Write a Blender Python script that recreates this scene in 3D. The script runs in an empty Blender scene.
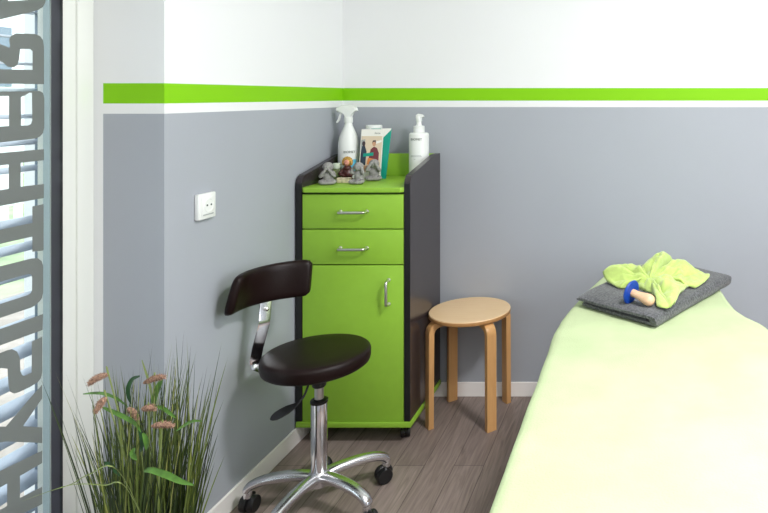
import bpy, bmesh, math, random
from mathutils import Vector, Matrix, noise

PI = math.pi
C = bpy.context.scene.collection
# ---------------------------------------------------------------- camera model
F, CX, CY, H = 650.0, 640.0, 96.0, 1.376      # focal (px), vanishing point, eye height


def at(px, py, d):
    """point at depth d seen at pixel"""
    return Vector(((px - CX) / F * d, d, H - (py - CY) / F * d))


def onz(px, py, z):
    return at(px, py, F * (H - z) / (py - CY))


def onx(px, py, x):
    return at(px, py, x * F / (px - CX))


# ---------------------------------------------------------------- materials
def lin(c):
    return tuple(((v / 255) / 12.92 if v / 255 <= 0.04045 else ((v / 255 + 0.055) / 1.055) ** 2.4) for v in c) + (1.0,)


def mat(name, col, rough=0.5, metal=0.0, spec=0.5, noise_scale=None, noise_amt=0.0, bump=0.0, bump_scale=200.0, sheen=0.0, coat=0.0):
    m = bpy.data.materials.new(name)
    m.use_nodes = True
    nt = m.node_tree
    b = nt.nodes['Principled BSDF']
    b.inputs['Base Color'].default_value = lin(col)
    b.inputs['Roughness'].default_value = rough
    b.inputs['Metallic'].default_value = metal
    b.inputs['Specular IOR Level'].default_value = spec
    b.inputs['Coat Weight'].default_value = coat
    if sheen:
        b.inputs['Sheen Weight'].default_value = sheen
        b.inputs['Sheen Roughness'].default_value = 0.5
    tc = nt.nodes.new('ShaderNodeTexCoord')
    if noise_scale:
        n = nt.nodes.new('ShaderNodeTexNoise')
        n.inputs['Scale'].default_value = noise_scale
        n.inputs['Detail'].default_value = 5
        nt.links.new(tc.outputs['Object'], n.inputs['Vector'])
        mx = nt.nodes.new('ShaderNodeMix')
        mx.data_type = 'RGBA'
        c = lin(col)
        mx.inputs[6].default_value = tuple(v * (1 - noise_amt) for v in c[:3]) + (1,)
        mx.inputs[7].default_value = tuple(min(1, v * (1 + noise_amt)) for v in c[:3]) + (1,)
        mr = nt.nodes.new('ShaderNodeMapRange')
        mr.inputs[1].default_value = 0.36
        mr.inputs[2].default_value = 0.64
        nt.links.new(n.outputs['Fac'], mr.inputs[0])
        nt.links.new(mr.outputs[0], mx.inputs[0])
        nt.links.new(mx.outputs[2], b.inputs['Base Color'])
    if bump:
        n2 = nt.nodes.new('ShaderNodeTexNoise')
        n2.inputs['Scale'].default_value = bump_scale
        n2.inputs['Detail'].default_value = 3
        nt.links.new(tc.outputs['Object'], n2.inputs['Vector'])
        bp = nt.nodes.new('ShaderNodeBump')
        bp.inputs['Strength'].default_value = bump
        bp.inputs['Distance'].default_value = 0.002
        nt.links.new(n2.outputs['Fac'], bp.inputs['Height'])
        nt.links.new(bp.outputs['Normal'], b.inputs['Normal'])
    return m


def math_node(nt, op, a, b=None):
    n = nt.nodes.new('ShaderNodeMath')
    n.operation = op
    for i, v in enumerate((a, b)):
        if v is None:
            continue
        if isinstance(v, (int, float)):
            n.inputs[i].default_value = v
        else:
            nt.links.new(v, n.inputs[i])
    return n.outputs[0]


WALL_GREY = (164, 168, 176)
STRIPE = (128, 196, 0)
Z_GT, Z_GB, Z_WB = 1.4126, 1.3545, 1.3252      # green top, green bottom, grey top


def wall_paint(name, xlimit=None):
    m = mat(name, (240, 240, 236), 0.6, spec=0.3, bump=0.08, bump_scale=90)
    nt = m.node_tree
    b = nt.nodes['Principled BSDF']
    g = nt.nodes.new('ShaderNodeNewGeometry')
    s = nt.nodes.new('ShaderNodeSeparateXYZ')
    nt.links.new(g.outputs['Position'], s.inputs[0])
    z = s.outputs['Z']
    green = math_node(nt, 'MULTIPLY', math_node(nt, 'GREATER_THAN', z, Z_GB), math_node(nt, 'LESS_THAN', z, Z_GT))
    grey = math_node(nt, 'LESS_THAN', z, Z_WB)
    if xlimit is not None:
        lim = math_node(nt, 'GREATER_THAN', s.outputs['X'], xlimit)
        green = math_node(nt, 'MULTIPLY', green, lim)
        grey = math_node(nt, 'MULTIPLY', grey, lim)
    n = nt.nodes.new('ShaderNodeTexNoise')
    n.inputs['Scale'].default_value = 3
    n.inputs['Detail'].default_value = 6
    nt.links.new(g.outputs['Position'], n.inputs['Vector'])
    def two(c, a):
        mx = nt.nodes.new('ShaderNodeMix'); mx.data_type = 'RGBA'
        mx.inputs[6].default_value = tuple(v * (1 - a) for v in lin(c)[:3]) + (1,)
        mx.inputs[7].default_value = tuple(v * (1 + a) for v in lin(c)[:3]) + (1,)
        nt.links.new(n.outputs['Fac'], mx.inputs[0])
        return mx.outputs[2]
    def mix(f, a, c):
        mx = nt.nodes.new('ShaderNodeMix'); mx.data_type = 'RGBA'
        nt.links.new(f, mx.inputs[0])
        nt.links.new(a, mx.inputs[6])
        nt.links.new(c, mx.inputs[7])
        return mx.outputs[2]
    o = mix(grey, two((230, 231, 232), .01), two(WALL_GREY, .03))
    o = mix(green, o, two(STRIPE, .02))
    nt.links.new(o, b.inputs['Base Color'])
    return m


def floor_mat():
    m = mat('wood_planks', (130, 118, 112), 0.5, spec=0.4)
    nt = m.node_tree
    b = nt.nodes['Principled BSDF']
    g = nt.nodes.new('ShaderNodeNewGeometry')
    s = nt.nodes.new('ShaderNodeSeparateXYZ')
    nt.links.new(g.outputs['Position'], s.inputs[0])
    cb = nt.nodes.new('ShaderNodeCombineXYZ')
    nt.links.new(math_node(nt, 'ADD', s.outputs['Y'], 0.28), cb.inputs[0])
    nt.links.new(math_node(nt, 'ADD', s.outputs['X'], 0.803 + .111 * 20), cb.inputs[1])
    br = nt.nodes.new('ShaderNodeTexBrick')
    br.offset = 0.37
    br.offset_frequency = 2
    br.inputs['Scale'].default_value = 1
    br.inputs['Brick Width'].default_value = 0.9
    br.inputs['Row Height'].default_value = 0.111
    br.inputs['Mortar Size'].default_value = 0.0011
    br.inputs['Mortar Smooth'].default_value = 0.3
    br.inputs['Bias'].default_value = 0
    br.inputs['Color1'].default_value = lin((132, 119, 114))
    br.inputs['Color2'].default_value = lin((146, 133, 127))
    br.inputs['Mortar'].default_value = lin((72, 62, 58))
    nt.links.new(cb.outputs[0], br.inputs['Vector'])
    mp = nt.nodes.new('ShaderNodeMapping')
    mp.inputs['Scale'].default_value = (55, 4, 1)
    nt.links.new(g.outputs['Position'], mp.inputs['Vector'])
    n = nt.nodes.new('ShaderNodeTexNoise')
    n.inputs['Scale'].default_value = 1
    n.inputs['Detail'].default_value = 8
    n.inputs['Distortion'].default_value = 1.6
    nt.links.new(mp.outputs[0], n.inputs['Vector'])
    cr = nt.nodes.new('ShaderNodeValToRGB')
    cr.color_ramp.elements[0].position = 0.3
    cr.color_ramp.elements[0].color = (0.72, 0.70, 0.69, 1)
    cr.color_ramp.elements[1].position = 0.68
    cr.color_ramp.elements[1].color = (1.2, 1.18, 1.16, 1)
    nt.links.new(n.outputs['Fac'], cr.inputs[0])
    mx = nt.nodes.new('ShaderNodeMix'); mx.data_type = 'RGBA'; mx.blend_type = 'MULTIPLY'
    mx.inputs[0].default_value = 1
    nt.links.new(br.outputs['Color'], mx.inputs[6])
    nt.links.new(cr.outputs[0], mx.inputs[7])
    nt.links.new(mx.outputs[2], b.inputs['Base Color'])
    bp = nt.nodes.new('ShaderNodeBump')
    bp.inputs['Strength'].default_value = 0.25
    bp.inputs['Distance'].default_value = 0.001
    nt.links.new(n.outputs['Fac'], bp.inputs['Height'])
    nt.links.new(bp.outputs['Normal'], b.inputs['Normal'])
    return m


def wood_mat(name, col, dark, axis='X', scale=18):
    m = mat(name, col, 0.35, spec=0.4)
    nt = m.node_tree
    b = nt.nodes['Principled BSDF']
    tc = nt.nodes['Texture Coordinate']
    mp = nt.nodes.new('ShaderNodeMapping')
    sc = [scale * 5] * 3
    sc['XYZ'.index(axis)] = scale * .35
    mp.inputs['Scale'].default_value = sc
    nt.links.new(tc.outputs['Object'], mp.inputs['Vector'])
    n = nt.nodes.new('ShaderNodeTexNoise')
    n.inputs['Scale'].default_value = 1
    n.inputs['Detail'].default_value = 6
    n.inputs['Distortion'].default_value = 1
    nt.links.new(mp.outputs[0], n.inputs['Vector'])
    mx = nt.nodes.new('ShaderNodeMix'); mx.data_type = 'RGBA'
    mx.inputs[6].default_value = lin(dark)
    mx.inputs[7].default_value = lin(col)
    nt.links.new(n.outputs['Fac'], mx.inputs[0])
    nt.links.new(mx.outputs[2], b.inputs['Base Color'])
    return m


def glass_mat(name, tint=(1, 1, 1)):
    m = bpy.data.materials.new(name)
    m.use_nodes = True
    nt = m.node_tree
    nt.nodes.clear()
    out = nt.nodes.new('ShaderNodeOutputMaterial')
    tr = nt.nodes.new('ShaderNodeBsdfTransparent')
    tr.inputs[0].default_value = tint + (1,)
    gl = nt.nodes.new('ShaderNodeBsdfGlossy')
    gl.inputs['Roughness'].default_value = 0.0
    fr = nt.nodes.new('ShaderNodeLayerWeight')
    fr.inputs['Blend'].default_value = 0.5
    fac = math_node(nt, 'ADD', math_node(nt, 'MULTIPLY', math_node(nt, 'POWER', fr.outputs['Facing'], 4), .9), .035)
    mx = nt.nodes.new('ShaderNodeMixShader')
    nt.links.new(fac, mx.inputs[0])
    nt.links.new(tr.outputs[0], mx.inputs[1])
    nt.links.new(gl.outputs[0], mx.inputs[2])
    nt.links.new(mx.outputs[0], out.inputs[0])
    return m


def film_mat():
    m = bpy.data.materials.new('frosted_film')
    m.use_nodes = True
    nt = m.node_tree
    nt.nodes.clear()
    out = nt.nodes.new('ShaderNodeOutputMaterial')
    a = nt.nodes.new('ShaderNodeBsdfDiffuse')
    a.inputs[0].default_value = lin((118, 118, 114))
    t = nt.nodes.new('ShaderNodeBsdfTranslucent')
    t.inputs[0].default_value = lin((140, 140, 136))
    mx = nt.nodes.new('ShaderNodeMixShader')
    mx.inputs[0].default_value = 0.6
    nt.links.new(a.outputs[0], mx.inputs[1])
    nt.links.new(t.outputs[0], mx.inputs[2])
    nt.links.new(mx.outputs[0], out.inputs[0])
    return m


M = dict(
    wall=wall_paint('wall_paint'), wall_l=wall_paint('wall_paint_reveal', -1.537),
    white=mat('white_ceiling', (240, 240, 236), 0.7), floor=floor_mat(),
    base=mat('white_baseboard', (244, 240, 238), 0.4),
    pvc=mat('white_plastic_frame', (220, 222, 216), 0.3),
    gasket=mat('black_rubber', (16, 17, 22), 0.5), anth=mat('dark_spacer', (50, 46, 56), 0.5),
    outframe=mat('pale_blue_frame', (168, 182, 186), 0.4),
    glass=glass_mat('clear_glass', (0.97, 0.99, 0.98)), film=film_mat(),
    slat=mat('silver_slats', (150, 160, 176), 0.35, metal=0.3),
    rail=mat('blue_grey_rail', (96, 112, 128), 0.4, metal=.3),
    lawn=mat('lawn', (142, 158, 122), 0.9, noise_scale=3, noise_amt=.25),
    paving=mat('pale_paving', (156, 146, 138), 0.9, noise_scale=8, noise_amt=.15),
    fence=mat('white_fence', (225, 228, 232), 0.6),
    facade=mat('pale_facade', (222, 226, 230), 0.8), winglass=mat('grey_window', (110, 125, 140), 0.2),
    green=mat('lime_laminate', (144, 190, 60), 0.4, spec=.4, noise_scale=25, noise_amt=.02),
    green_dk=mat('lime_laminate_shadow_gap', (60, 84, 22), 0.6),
    dark=mat('anthracite_laminate', (54, 48, 50), 0.24, spec=.5),
    steel=mat('brushed_steel', (215, 213, 208), 0.3, metal=1.0),
    chrome=mat('chrome', (225, 225, 228), 0.09, metal=1.0),
    alu=mat('polished_aluminium', (222, 222, 226), 0.27, metal=1.0),
    leather=mat('dark_brown_vinyl', (23, 9, 8), 0.42, spec=.22, bump=.25, bump_scale=260),
    black=mat('black_plastic', (18, 18, 20), 0.4),
    clearw=mat('grey_wheel', (60, 60, 64), 0.2),
    birch=wood_mat('birch_veneer', (242, 214, 174), (226, 190, 142), 'X'),
    birchleg=wood_mat('birch_leg', (222, 174, 118), (198, 146, 90), 'Z'),
    birchedge=wood_mat('birch_ply_edge', (196, 148, 96), (160, 112, 64), 'X'),
    plastic=mat('white_plastic', (228, 230, 228), 0.35),
    dot=mat('dark_print', (70, 78, 78), 0.6),
    cover=mat('lime_fleece', (185, 199, 158), 0.95, spec=.1, noise_scale=6, noise_amt=.06, bump=.5, bump_scale=200),
    vinyl=mat('table_cushion', (220, 216, 200), 0.5),
    greytowel=mat('grey_wool', (84, 85, 88), 0.95, spec=.1, noise_scale=140, noise_amt=.5, bump=1, bump_scale=150, sheen=.3),
    lime=mat('lime_terry', (184, 206, 116), 0.95, spec=.1, noise_scale=60, noise_amt=.06, bump=.6, bump_scale=500, sheen=.4),
    blue=mat('blue_rubber', (10, 62, 158), 0.45), woodtool=wood_mat('pale_wood', (228, 190, 158), (214, 170, 136), 'X'),
    stone=mat('grey_stone', (146, 144, 142), 0.9, noise_scale=150, noise_amt=.18, bump=1, bump_scale=220),
    brownred=mat('dark_red_glaze', (72, 30, 28), 0.3), gold=mat('gold_paint', (190, 148, 74), 0.35, metal=.4, noise_scale=120, noise_amt=.4),
    pinkish=mat('pink_clay', (205, 140, 120), 0.6), cream=mat('cream_stone', (222, 208, 180), 0.7, noise_scale=90, noise_amt=.2),
    mossy=mat('mottled_green', (110, 120, 78), 0.6, noise_scale=90, noise_amt=.5), palemint=mat('pale_mint', (204, 216, 196), 0.5),
    paper=mat('glossy_paper', (232, 230, 224), 0.35), teal=mat('teal_print', (0, 150, 130), 0.35), cyan=mat('light_blue_print', (96, 190, 220), .4),
    p_dark=mat('print_dark', (60, 44, 52), .5), p_maroon=mat('print_maroon', (112, 50, 58), .5), p_skin=mat('print_skin', (196, 150, 120), .5),
    p_orange=mat('print_orange', (216, 134, 76), .5), p_grey=mat('print_grey', (160, 165, 165), .5), p_tan=mat('print_tan', (214, 196, 172), .5), p_navy=mat('print_navy', (42, 56, 74), .5),
    pot=mat('dark_pot', (56, 54, 56), 0.5), soil=mat('soil', (52, 40, 30), 0.95, noise_scale=60, noise_amt=.4),
    blade=None, leaf=mat('bright_leaf', (82, 124, 46), 0.4, noise_scale=40, noise_amt=.3), leafdk=mat('deep_leaf', (34, 72, 34), 0.4, noise_scale=40, noise_amt=.3),
    spike=mat('pink_brown_spike', (164, 130, 110), 0.9, noise_scale=260, noise_amt=.5), stem=mat('pale_stem', (132, 146, 84), 0.6),
    lampw=mat('lamp_body', (235, 235, 235), 0.4),
)


def blade_mat():
    m = mat('grass_blades', (80, 96, 36), 0.5)
    nt = m.node_tree
    b = nt.nodes['Principled BSDF']
    at_ = nt.nodes.new('ShaderNodeAttribute')
    at_.attribute_name = 'tone'
    cr = nt.nodes.new('ShaderNodeValToRGB')
    e = cr.color_ramp.elements
    e[0].position = 0; e[0].color = lin((26, 36, 18))
    e[1].position = 1; e[1].color = lin((190, 186, 110))
    x = e.new(0.4); x.color = lin((54, 72, 30))
    x = e.new(0.7); x.color = lin((122, 138, 60))
    nt.links.new(at_.outputs['Fac'], cr.inputs[0])
    nt.links.new(cr.outputs[0], b.inputs['Base Color'])
    return m


M['blade'] = blade_mat()


# ---------------------------------------------------------------- object helpers
def link_mesh(name, bm, material, parent=None, smooth=False, world=True, mats=None):
    me = bpy.data.meshes.new(name)
    bmesh.ops.recalc_face_normals(bm, faces=bm.faces)
    if smooth:
        for f in bm.faces:
            f.smooth = True
    bm.to_mesh(me)
    bm.free()
    o = bpy.data.objects.new(name, me)
    C.objects.link(o)
    for mm in (mats or [material]):
        me.materials.append(mm)
    if parent is not None:
        o.parent = parent
        if world:
            o.matrix_parent_inverse = world_of(parent).inverted()
    return o


def world_of(o):
    m = Matrix.LocRotScale(o.location, o.rotation_euler, o.scale)
    if o.parent:
        return world_of(o.parent) @ o.matrix_parent_inverse @ m
    return m


def thing(name, label, cat, loc=(0, 0, 0), rz=0, group=None):
    o = bpy.data.objects.new(name, None)
    o.empty_display_size = .05
    C.objects.link(o)
    o.location = loc
    o.rotation_euler = (0, 0, rz)
    return tag(o, label, cat, group)


def tag(o, label, cat, group=None):
    o['label'] = label
    o['category'] = cat
    if group:
        o['group'] = group
    return o


def struct(o):
    o['kind'] = 'structure'
    return o


def box(bm, lo, hi, bev=0.0, seg=2):
    lo = Vector(lo); hi = Vector(hi)
    r = bmesh.ops.create_cube(bm, size=1, matrix=Matrix.Translation((lo + hi) / 2) @ Matrix.Diagonal(((hi - lo).x, (hi - lo).y, (hi - lo).z, 1)))
    if bev:
        es = list({e for v in r['verts'] for e in v.link_edges})
        bmesh.ops.bevel(bm, geom=es, offset=bev, segments=seg, affect='EDGES', profile=.5)


def frame_at(t):
    t = t.normalized()
    a = Vector((0, 0, 1)) if abs(t.z) < .9 else Vector((1, 0, 0))
    u = t.cross(a).normalized()
    return u, t.cross(u).normalized()


def tube(bm, pts, rad, n=16, caps=True, flat=None, up=None, e=0.45):
    """swept tube; rad number or list; flat=(a,b) gives an elliptical/rect section with up as reference"""
    pts = [Vector(p) for p in pts]
    if not isinstance(rad, (list, tuple)):
        rad = [rad] * len(pts)
    rings = []
    prev = None
    for i, p in enumerate(pts):
        t = (pts[min(i + 1, len(pts) - 1)] - pts[max(i - 1, 0)]).normalized()
        if up is not None:
            u = t.cross(Vector(up)).normalized()
            w = u.cross(t).normalized()
        elif prev is None:
            u, w = frame_at(t)
        else:
            u = (prev - t * prev.dot(t)).normalized()
            w = t.cross(u)
        prev = u
        ring = []
        for k in range(n):
            a = 2 * PI * k / n
            if flat:
                ca, sa = math.cos(a), math.sin(a)
                x = math.copysign(abs(ca) ** e, ca) * flat[0]
                y = math.copysign(abs(sa) ** e, sa) * flat[1]
                ring.append(bm.verts.new(p + u * x * rad[i] + w * y * rad[i]))
            else:
                ring.append(bm.verts.new(p + (u * math.cos(a) + w * math.sin(a)) * rad[i]))
        rings.append(ring)
    for a, b in zip(rings, rings[1:]):
        for k in range(n):
            bm.faces.new((a[k], a[(k + 1) % n], b[(k + 1) % n], b[k]))
    if caps:
        bm.faces.new(rings[0][::-1])
        bm.faces.new(rings[-1])


def lathe(bm, prof, n=40, origin=(0, 0, 0), axis=(0, 0, 1), closed=False):
    """prof: list of (r,h) along axis"""
    o = Vector(origin)
    ax = Vector(axis).normalized()
    u, w = frame_at(ax)
    rings = []
    for r, h in prof:
        if r < 1e-6:
            rings.append([bm.verts.new(o + ax * h)])
        else:
            rings.append([bm.verts.new(o + ax * h + (u * math.cos(2 * PI * k / n) + w * math.sin(2 * PI * k / n)) * r) for k in range(n)])
    for a, b in zip(rings, rings[1:]):
        for k in range(n):
            q = [a[k % len(a)], a[(k + 1) % len(a)], b[(k + 1) % len(b)], b[k % len(b)]]
            q = list(dict.fromkeys(q))
            if len(q) > 2:
                bm.faces.new(q)
    if len(rings[0]) > 1:
        bm.faces.new(rings[0][::-1])
    if len(rings[-1]) > 1:
        bm.faces.new(rings[-1])


def prism(bm, poly, vec, bev=0.0):
    """extrude a closed 3d polygon by vec"""
    vec = Vector(vec)
    a = [bm.verts.new(Vector(p)) for p in poly]
    b = [bm.verts.new(Vector(p) + vec) for p in poly]
    n = len(a)
    fs = [bm.faces.new(a), bm.faces.new(b[::-1])]
    for i in range(n):
        fs.append(bm.faces.new((a[i], b[i], b[(i + 1) % n], a[(i + 1) % n])))
    if bev:
        es = [e for e in list(fs[0].edges) + list(fs[1].edges)]
        bmesh.ops.bevel(bm, geom=es, offset=bev, segments=2, affect='EDGES', profile=.5)


def smooth_path(pts, n=8):
    """catmull-rom through pts"""
    pts = [Vector(p) for p in pts]
    P = [pts[0] * 2 - pts[1]] + pts + [pts[-1] * 2 - pts[-2]]
    out = []
    for i in range(1, len(P) - 2):
        for k in range(n):
            t = k / n
            p0, p1, p2, p3 = P[i - 1:i + 3]
            out.append(0.5 * ((2 * p1) + (p2 - p0) * t + (2 * p0 - 5 * p1 + 4 * p2 - p3) * t * t + (3 * p1 - p0 - 3 * p2 + p3) * t ** 3))
    out.append(pts[-1])
    return out


def modify(o, kind, **kw):
    md = o.modifiers.new(kind.lower(), kind)
    for k, v in kw.items():
        setattr(md, k, v)
    return md


def shade_auto(o, ang=40):
    me = o.data
    bm = bmesh.new(); bm.from_mesh(me)
    for f in bm.faces:
        f.smooth = True
    for e in bm.edges:
        if len(e.link_faces) == 2 and e.calc_face_angle(0) > math.radians(ang):
            e.smooth = False
    bm.to_mesh(me); bm.free()
    return o


def part(name, fn, material, parent, smooth=True, ang=40, label=None):
    bm = bmesh.new()
    fn(bm)
    o = link_mesh(name, bm, material, parent)
    if smooth:
        shade_auto(o, ang)
    if label:
        o['label'] = label
    return o


def text_obj(name, body, size, loc, rot, material, parent, ext=0.0002):
    cu = bpy.data.curves.new(name, 'FONT')
    cu.body = body
    cu.size = size
    cu.align_x = 'CENTER'
    cu.align_y = 'CENTER'
    cu.extrude = ext
    tmp = bpy.data.objects.new(name, cu)
    me = bpy.data.meshes.new_from_object(tmp)
    bpy.data.objects.remove(tmp)
    me.materials.clear()
    me.materials.append(material)
    o = bpy.data.objects.new(name, me)
    C.objects.link(o)
    o.location = loc
    o.rotation_euler = rot
    if parent:
        o.parent = parent
        o.matrix_parent_inverse = world_of(parent).inverted()
    return o


# ---------------------------------------------------------------- room shell
XL, YB, XR, YF, ZC = -1.362, 2.980, 2.35, -1.6, 2.6
YR = 1.861            # window reveal
YN = 0.35             # near end of window
ZW0, ZW1 = 0.05, 2.3

def S(name, fn, m, **k):
    return struct(part(name, fn, m, None, smooth=False, **k))

S('floor', lambda b: box(b, (-1.9, YF - .2, -.1), (XR + .2, YB + .2, 0)), M['floor'])
S('ceiling', lambda b: box(b, (-1.9, YF - .2, ZC), (XR + .2, YB + .2, ZC + .1)), M['white'])
S('wall_back', lambda b: box(b, (XL, YB, 0), (XR + .2, YB + .15, ZC)), M['wall'])
S('wall_front', lambda b: box(b, (-1.9, YF - .15, 0), (XR + .2, YF, ZC)), M['wall'])


def wl(b):
    prism(b, [(XL, YR, 0), (XL, YB + .15, 0), (-1.80, YB + .15, 0), (-1.80, 1.90, 0), (-1.63, 1.90, 0), (-1.63, YR, 0)], (0, 0, ZC))
    box(b, (-1.80, YF, 0), (XL, YN, ZC))
    box(b, (-1.80, YN, 0), (XL, YR, ZW0))
    box(b, (-1.80, YN, ZW1), (XL, YR, ZC))
S('wall_left', wl, M['wall_l'])


def wr(b):   # unseen right wall, with an opening added to hold the fill light
    y0, y1, z0, z1 = -.6, 1.3, .9, 2.3
    box(b, (XR, YF, 0), (XR + .2, y0, ZC))
    box(b, (XR, y1, 0), (XR + .2, YB, ZC))
    box(b, (XR, y0, 0), (XR + .2, y1, z0))
    box(b, (XR, y0, z1), (XR + .2, y1, ZC))
S('wall_right', wr, M['wall'])

S('baseboard_back', lambda b: box(b, (XL + .009, YB - .006, 0), (XR, YB, .066), .002), M['base'])
S('baseboard_left', lambda b: box(b, (XL, YR, 0), (XL + .009, YB, .066), .002), M['base'])

# window in the left wall
w = bpy.data.objects.new('window_1', None); C.objects.link(w); w.location = (-1.59, 1.1, ZW0); struct(w)
XS, XG = -1.562, -1.590      # sash face, glass plane
YG = 1.757                   # glass edge


def sash(b):
    # frame members with a stepped profile, far jamb first
    def member(lo, hi):
        box(b, lo, hi, .003)
    for (a, c) in ((YG, YR - .001), (YN, YN + .104)):
        member((-1.63, a, ZW0), (XS, c, ZW1))
    member((-1.63, YN, ZW0), (XS, YR - .001, ZW0 + .09))
    member((-1.63, YN, ZW1 - .09), (XS, YR - .001, ZW1))
part('window_frame', sash, M['pvc'], w, ang=30)
# raised sash profile step
def step(b):
    box(b, (XS - .002, YG + .042, ZW0 + .02), (XS + .006, YG + .088, ZW1 - .02), .003)
    box(b, (XS - .002, YN + .02, ZW0 + .02), (XS + .006, YN + .06, ZW1 - .02), .003)
part('window_sash', step, M['pvc'], w, ang=30)
part('window_gasket', lambda b: (box(b, (XS - .004, YG - .003, ZW0 + .09), (XS + .001, YG + .001, ZW1 - .09)), box(b, (XS - .004, YN + .104, ZW0 + .09), (XS + .001, YN + .108, ZW1 - .09))), M['gasket'], w, smooth=False)
part('window_spacer', lambda b: (box(b, (XG, YG - .002, ZW0 + .09), (XS - .004, YG + .001, ZW1 - .09)), box(b, (XG, YN + .103, ZW0 + .09), (XS - .004, YN + .106, ZW1 - .09))), M['anth'], w, smooth=False)
part('window_outer_frame', lambda b: (box(b, (-1.612, YG - .002, ZW0 + .09), (XG - .004, YG + .001, ZW1 - .09)), box(b, (-1.612, YN + .103, ZW0 + .09), (XG - .004, YN + .106, ZW1 - .09))), M['outframe'], w, smooth=False)
part('window_glass', lambda b: box(b, (XG - .003, YN + .1, ZW0 + .088), (XG, YG + .001, ZW1 - .088)), M['glass'], w, smooth=False)


# cut-out letters of frosted film, traced where they stand on the pane
def letters(b):
    X = XG + .0012
    def strip(outer, holes=()):
        vs = []
        loops = [outer] + list(holes)
        edges = []
        for lp in loops:
            v = [b.verts.new(onx(x, y, X)) for x, y in lp]
            for i in range(len(v)):
                edges.append(b.edges.new((v[i], v[(i + 1) % len(v)])))
        bmesh.ops.triangle_fill(b, edges=edges, use_beauty=True, normal=(1, 0, 0))
    L = -34
    def yy(y, x):       # follow the perspective of a level line through (0,y) to x
        return CY + (y - CY) * (CX - x) / CX
    # top letter, rounded corner
    strip([(L, -30), (40, -30), (45, -22), (45.5, 2), (43, 7), (38, 10), (30, 12.5), (15, 16), (0, 19.5), (L, 24)], [[(8, 1), (10, -12), (28, -12), (28, 0)]])
    # rounded S-like letter
    strip([(10, 46), (9, 40), (11, 36), (16, 33.3), (35, 34), (40, 36), (43, 40), (44, 47), (44, 84.2), (0, 83.6), (L, 83.4), (L, 40), (-20, 40), (-8, 42), (0, 44), (8, 47), (9, 48)],
          [[(L + 12, 69), (0, 69.2), (32.5, 69.8), (32.5, 51), (30, 49), (20.3, 49), (19, 60), (17.5, 65), (14, 67.4), (8, 67), (3, 62.5), (-3, 60), (-14, 58), (L + 12, 58)]])
    # letter with two counters
    strip([(L, 92.4), (40, 91), (43, 93), (44.3, 98), (44.3, 128), (43, 133), (40, 136.5), (36, 138.5), (0, 142.5), (L, 145)],
          [[(21, 97), (25, 95.5), (29, 92.8), (32, 92.8), (32.2, 120), (31, 124), (28, 125.5), (21, 125.5)], [(L + 12, 96), (9, 96), (9, 126), (L + 12, 128)]])
    # H
    strip([(L, yy(153, L)), (44, yy(153, 44)), (44, yy(165, 44)), (20.7, yy(165, 20)), (20.7, yy(189.5, 20)), (44, yy(190.5, 44)), (43.8, yy(205.5, 44)), (L, yy(206.5, L)),
           (L, yy(190.5, L)), (8.7, yy(190, 9)), (8.7, yy(165.5, 9)), (L, yy(166, L))])
    # T
    strip([(L, yy(230, L)), (32.3, yy(229.5, 32)), (32.3, 206.5), (43.6, 204), (43.6, 250.5), (32.3, 251.8), (32.3, yy(244, 32)), (L, yy(244, L))])
    # O
    strip([(L, 274), (0, 266.3), (31.6, 258.4), (38, 258.3), (41.5, 261), (43.2, 266), (43.2, 292), (42, 298), (39, 302), (35, 305.5), (31.6, 307.5), (0, 318), (L, 328)],
          [[(L + 12, 287), (0, 282), (28, 274), (31, 274.3), (32.2, 277), (32, 290), (31, 293), (28, 295), (0, 304), (L + 12, 311)]])
    # I
    strip([(L, 340), (0, 329), (43, 314), (42.6, 330), (0, 345.5), (L, 357)])
    # S
    strip([(L, 366), (0, 353), (8, 350), (12, 349), (17, 351.5), (19.8, 358), (20.5, 371), (22, 375), (24, 376), (31.5, 372.6), (32, 341.5), (42.3, 336.5), (42.3, 372), (41, 378), (38, 382), (30, 387),
           (19.5, 392), (14, 393.7), (10, 391.5), (8.5, 386), (7.5, 368.7), (0, 368), (L, 381)])
    # Y
    strip([(L, 427), (6, 426.5), (31, 397), (42.2, 384.5), (42.2, 398.5), (23, 426.2), (42.3, 427.5), (42.3, 443), (6, 441.5), (L, 449)])
    # H
    strip([(L, 489), (0, 471), (42.2, 450.5), (42.2, 463), (20, 476), (20, 498), (42.2, 486.5), (42.2, 504), (20, 515), (L, 547), (L, 530), (0, 510), (7.2, 506), (7.2, 483.5), (0, 487.5), (L, 505)])
    # P below the frame of the picture
    strip([(L, yy(560, L)), (42, yy(550, 42)), (42, yy(565, 42)), (L, yy(580, L))])
part('window_lettering', letters, M['film'], w, smooth=False)

# outside blind
bl = thing('venetian_blind', 'silver outdoor venetian blind hanging outside the lettered window', 'blind', (-1.706, 1.12, ZW0))
def slats(b):
    k = 0
    z = 0.095
    while z < 2.28:
        n = 8
        rows = []
        for j in range(n + 1):
            t = j / n - .5
            x = -1.706 - t * .08
            zz = z + .006 * (1 - 4 * t * t) + t * .006
            rows.append((x, zz))
        for s in (0, 1):
            vs = []
            for x, zz in rows:
                vs.append((b.verts.new((x, YN, zz - s * .0008)), b.verts.new((x, 1.868, zz - s * .0008))))
            for a, c in zip(vs, vs[1:]):
                b.faces.new((a[0], a[1], c[1], c[0]))
        z += .072
part('slats', slats, M['slat'], bl)
part('guide_rail', lambda b: box(b, (-1.72, 1.872, ZW0), (-1.69, 1.897, ZW1)), M['outframe'], bl, smooth=False)
part('guide_rail', lambda b: box(b, (-1.72, YN - .03, ZW0), (-1.69, YN - .004, ZW1)), M['outframe'], bl, smooth=False)
part('lift_cord', lambda b: (box(b, (-1.716, 1.843, ZW0), (-1.709, 1.846, ZW1)), box(b, (-1.703, 1.843, ZW0), (-1.699, 1.846, ZW1))), M['rail'], bl, smooth=False)

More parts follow.
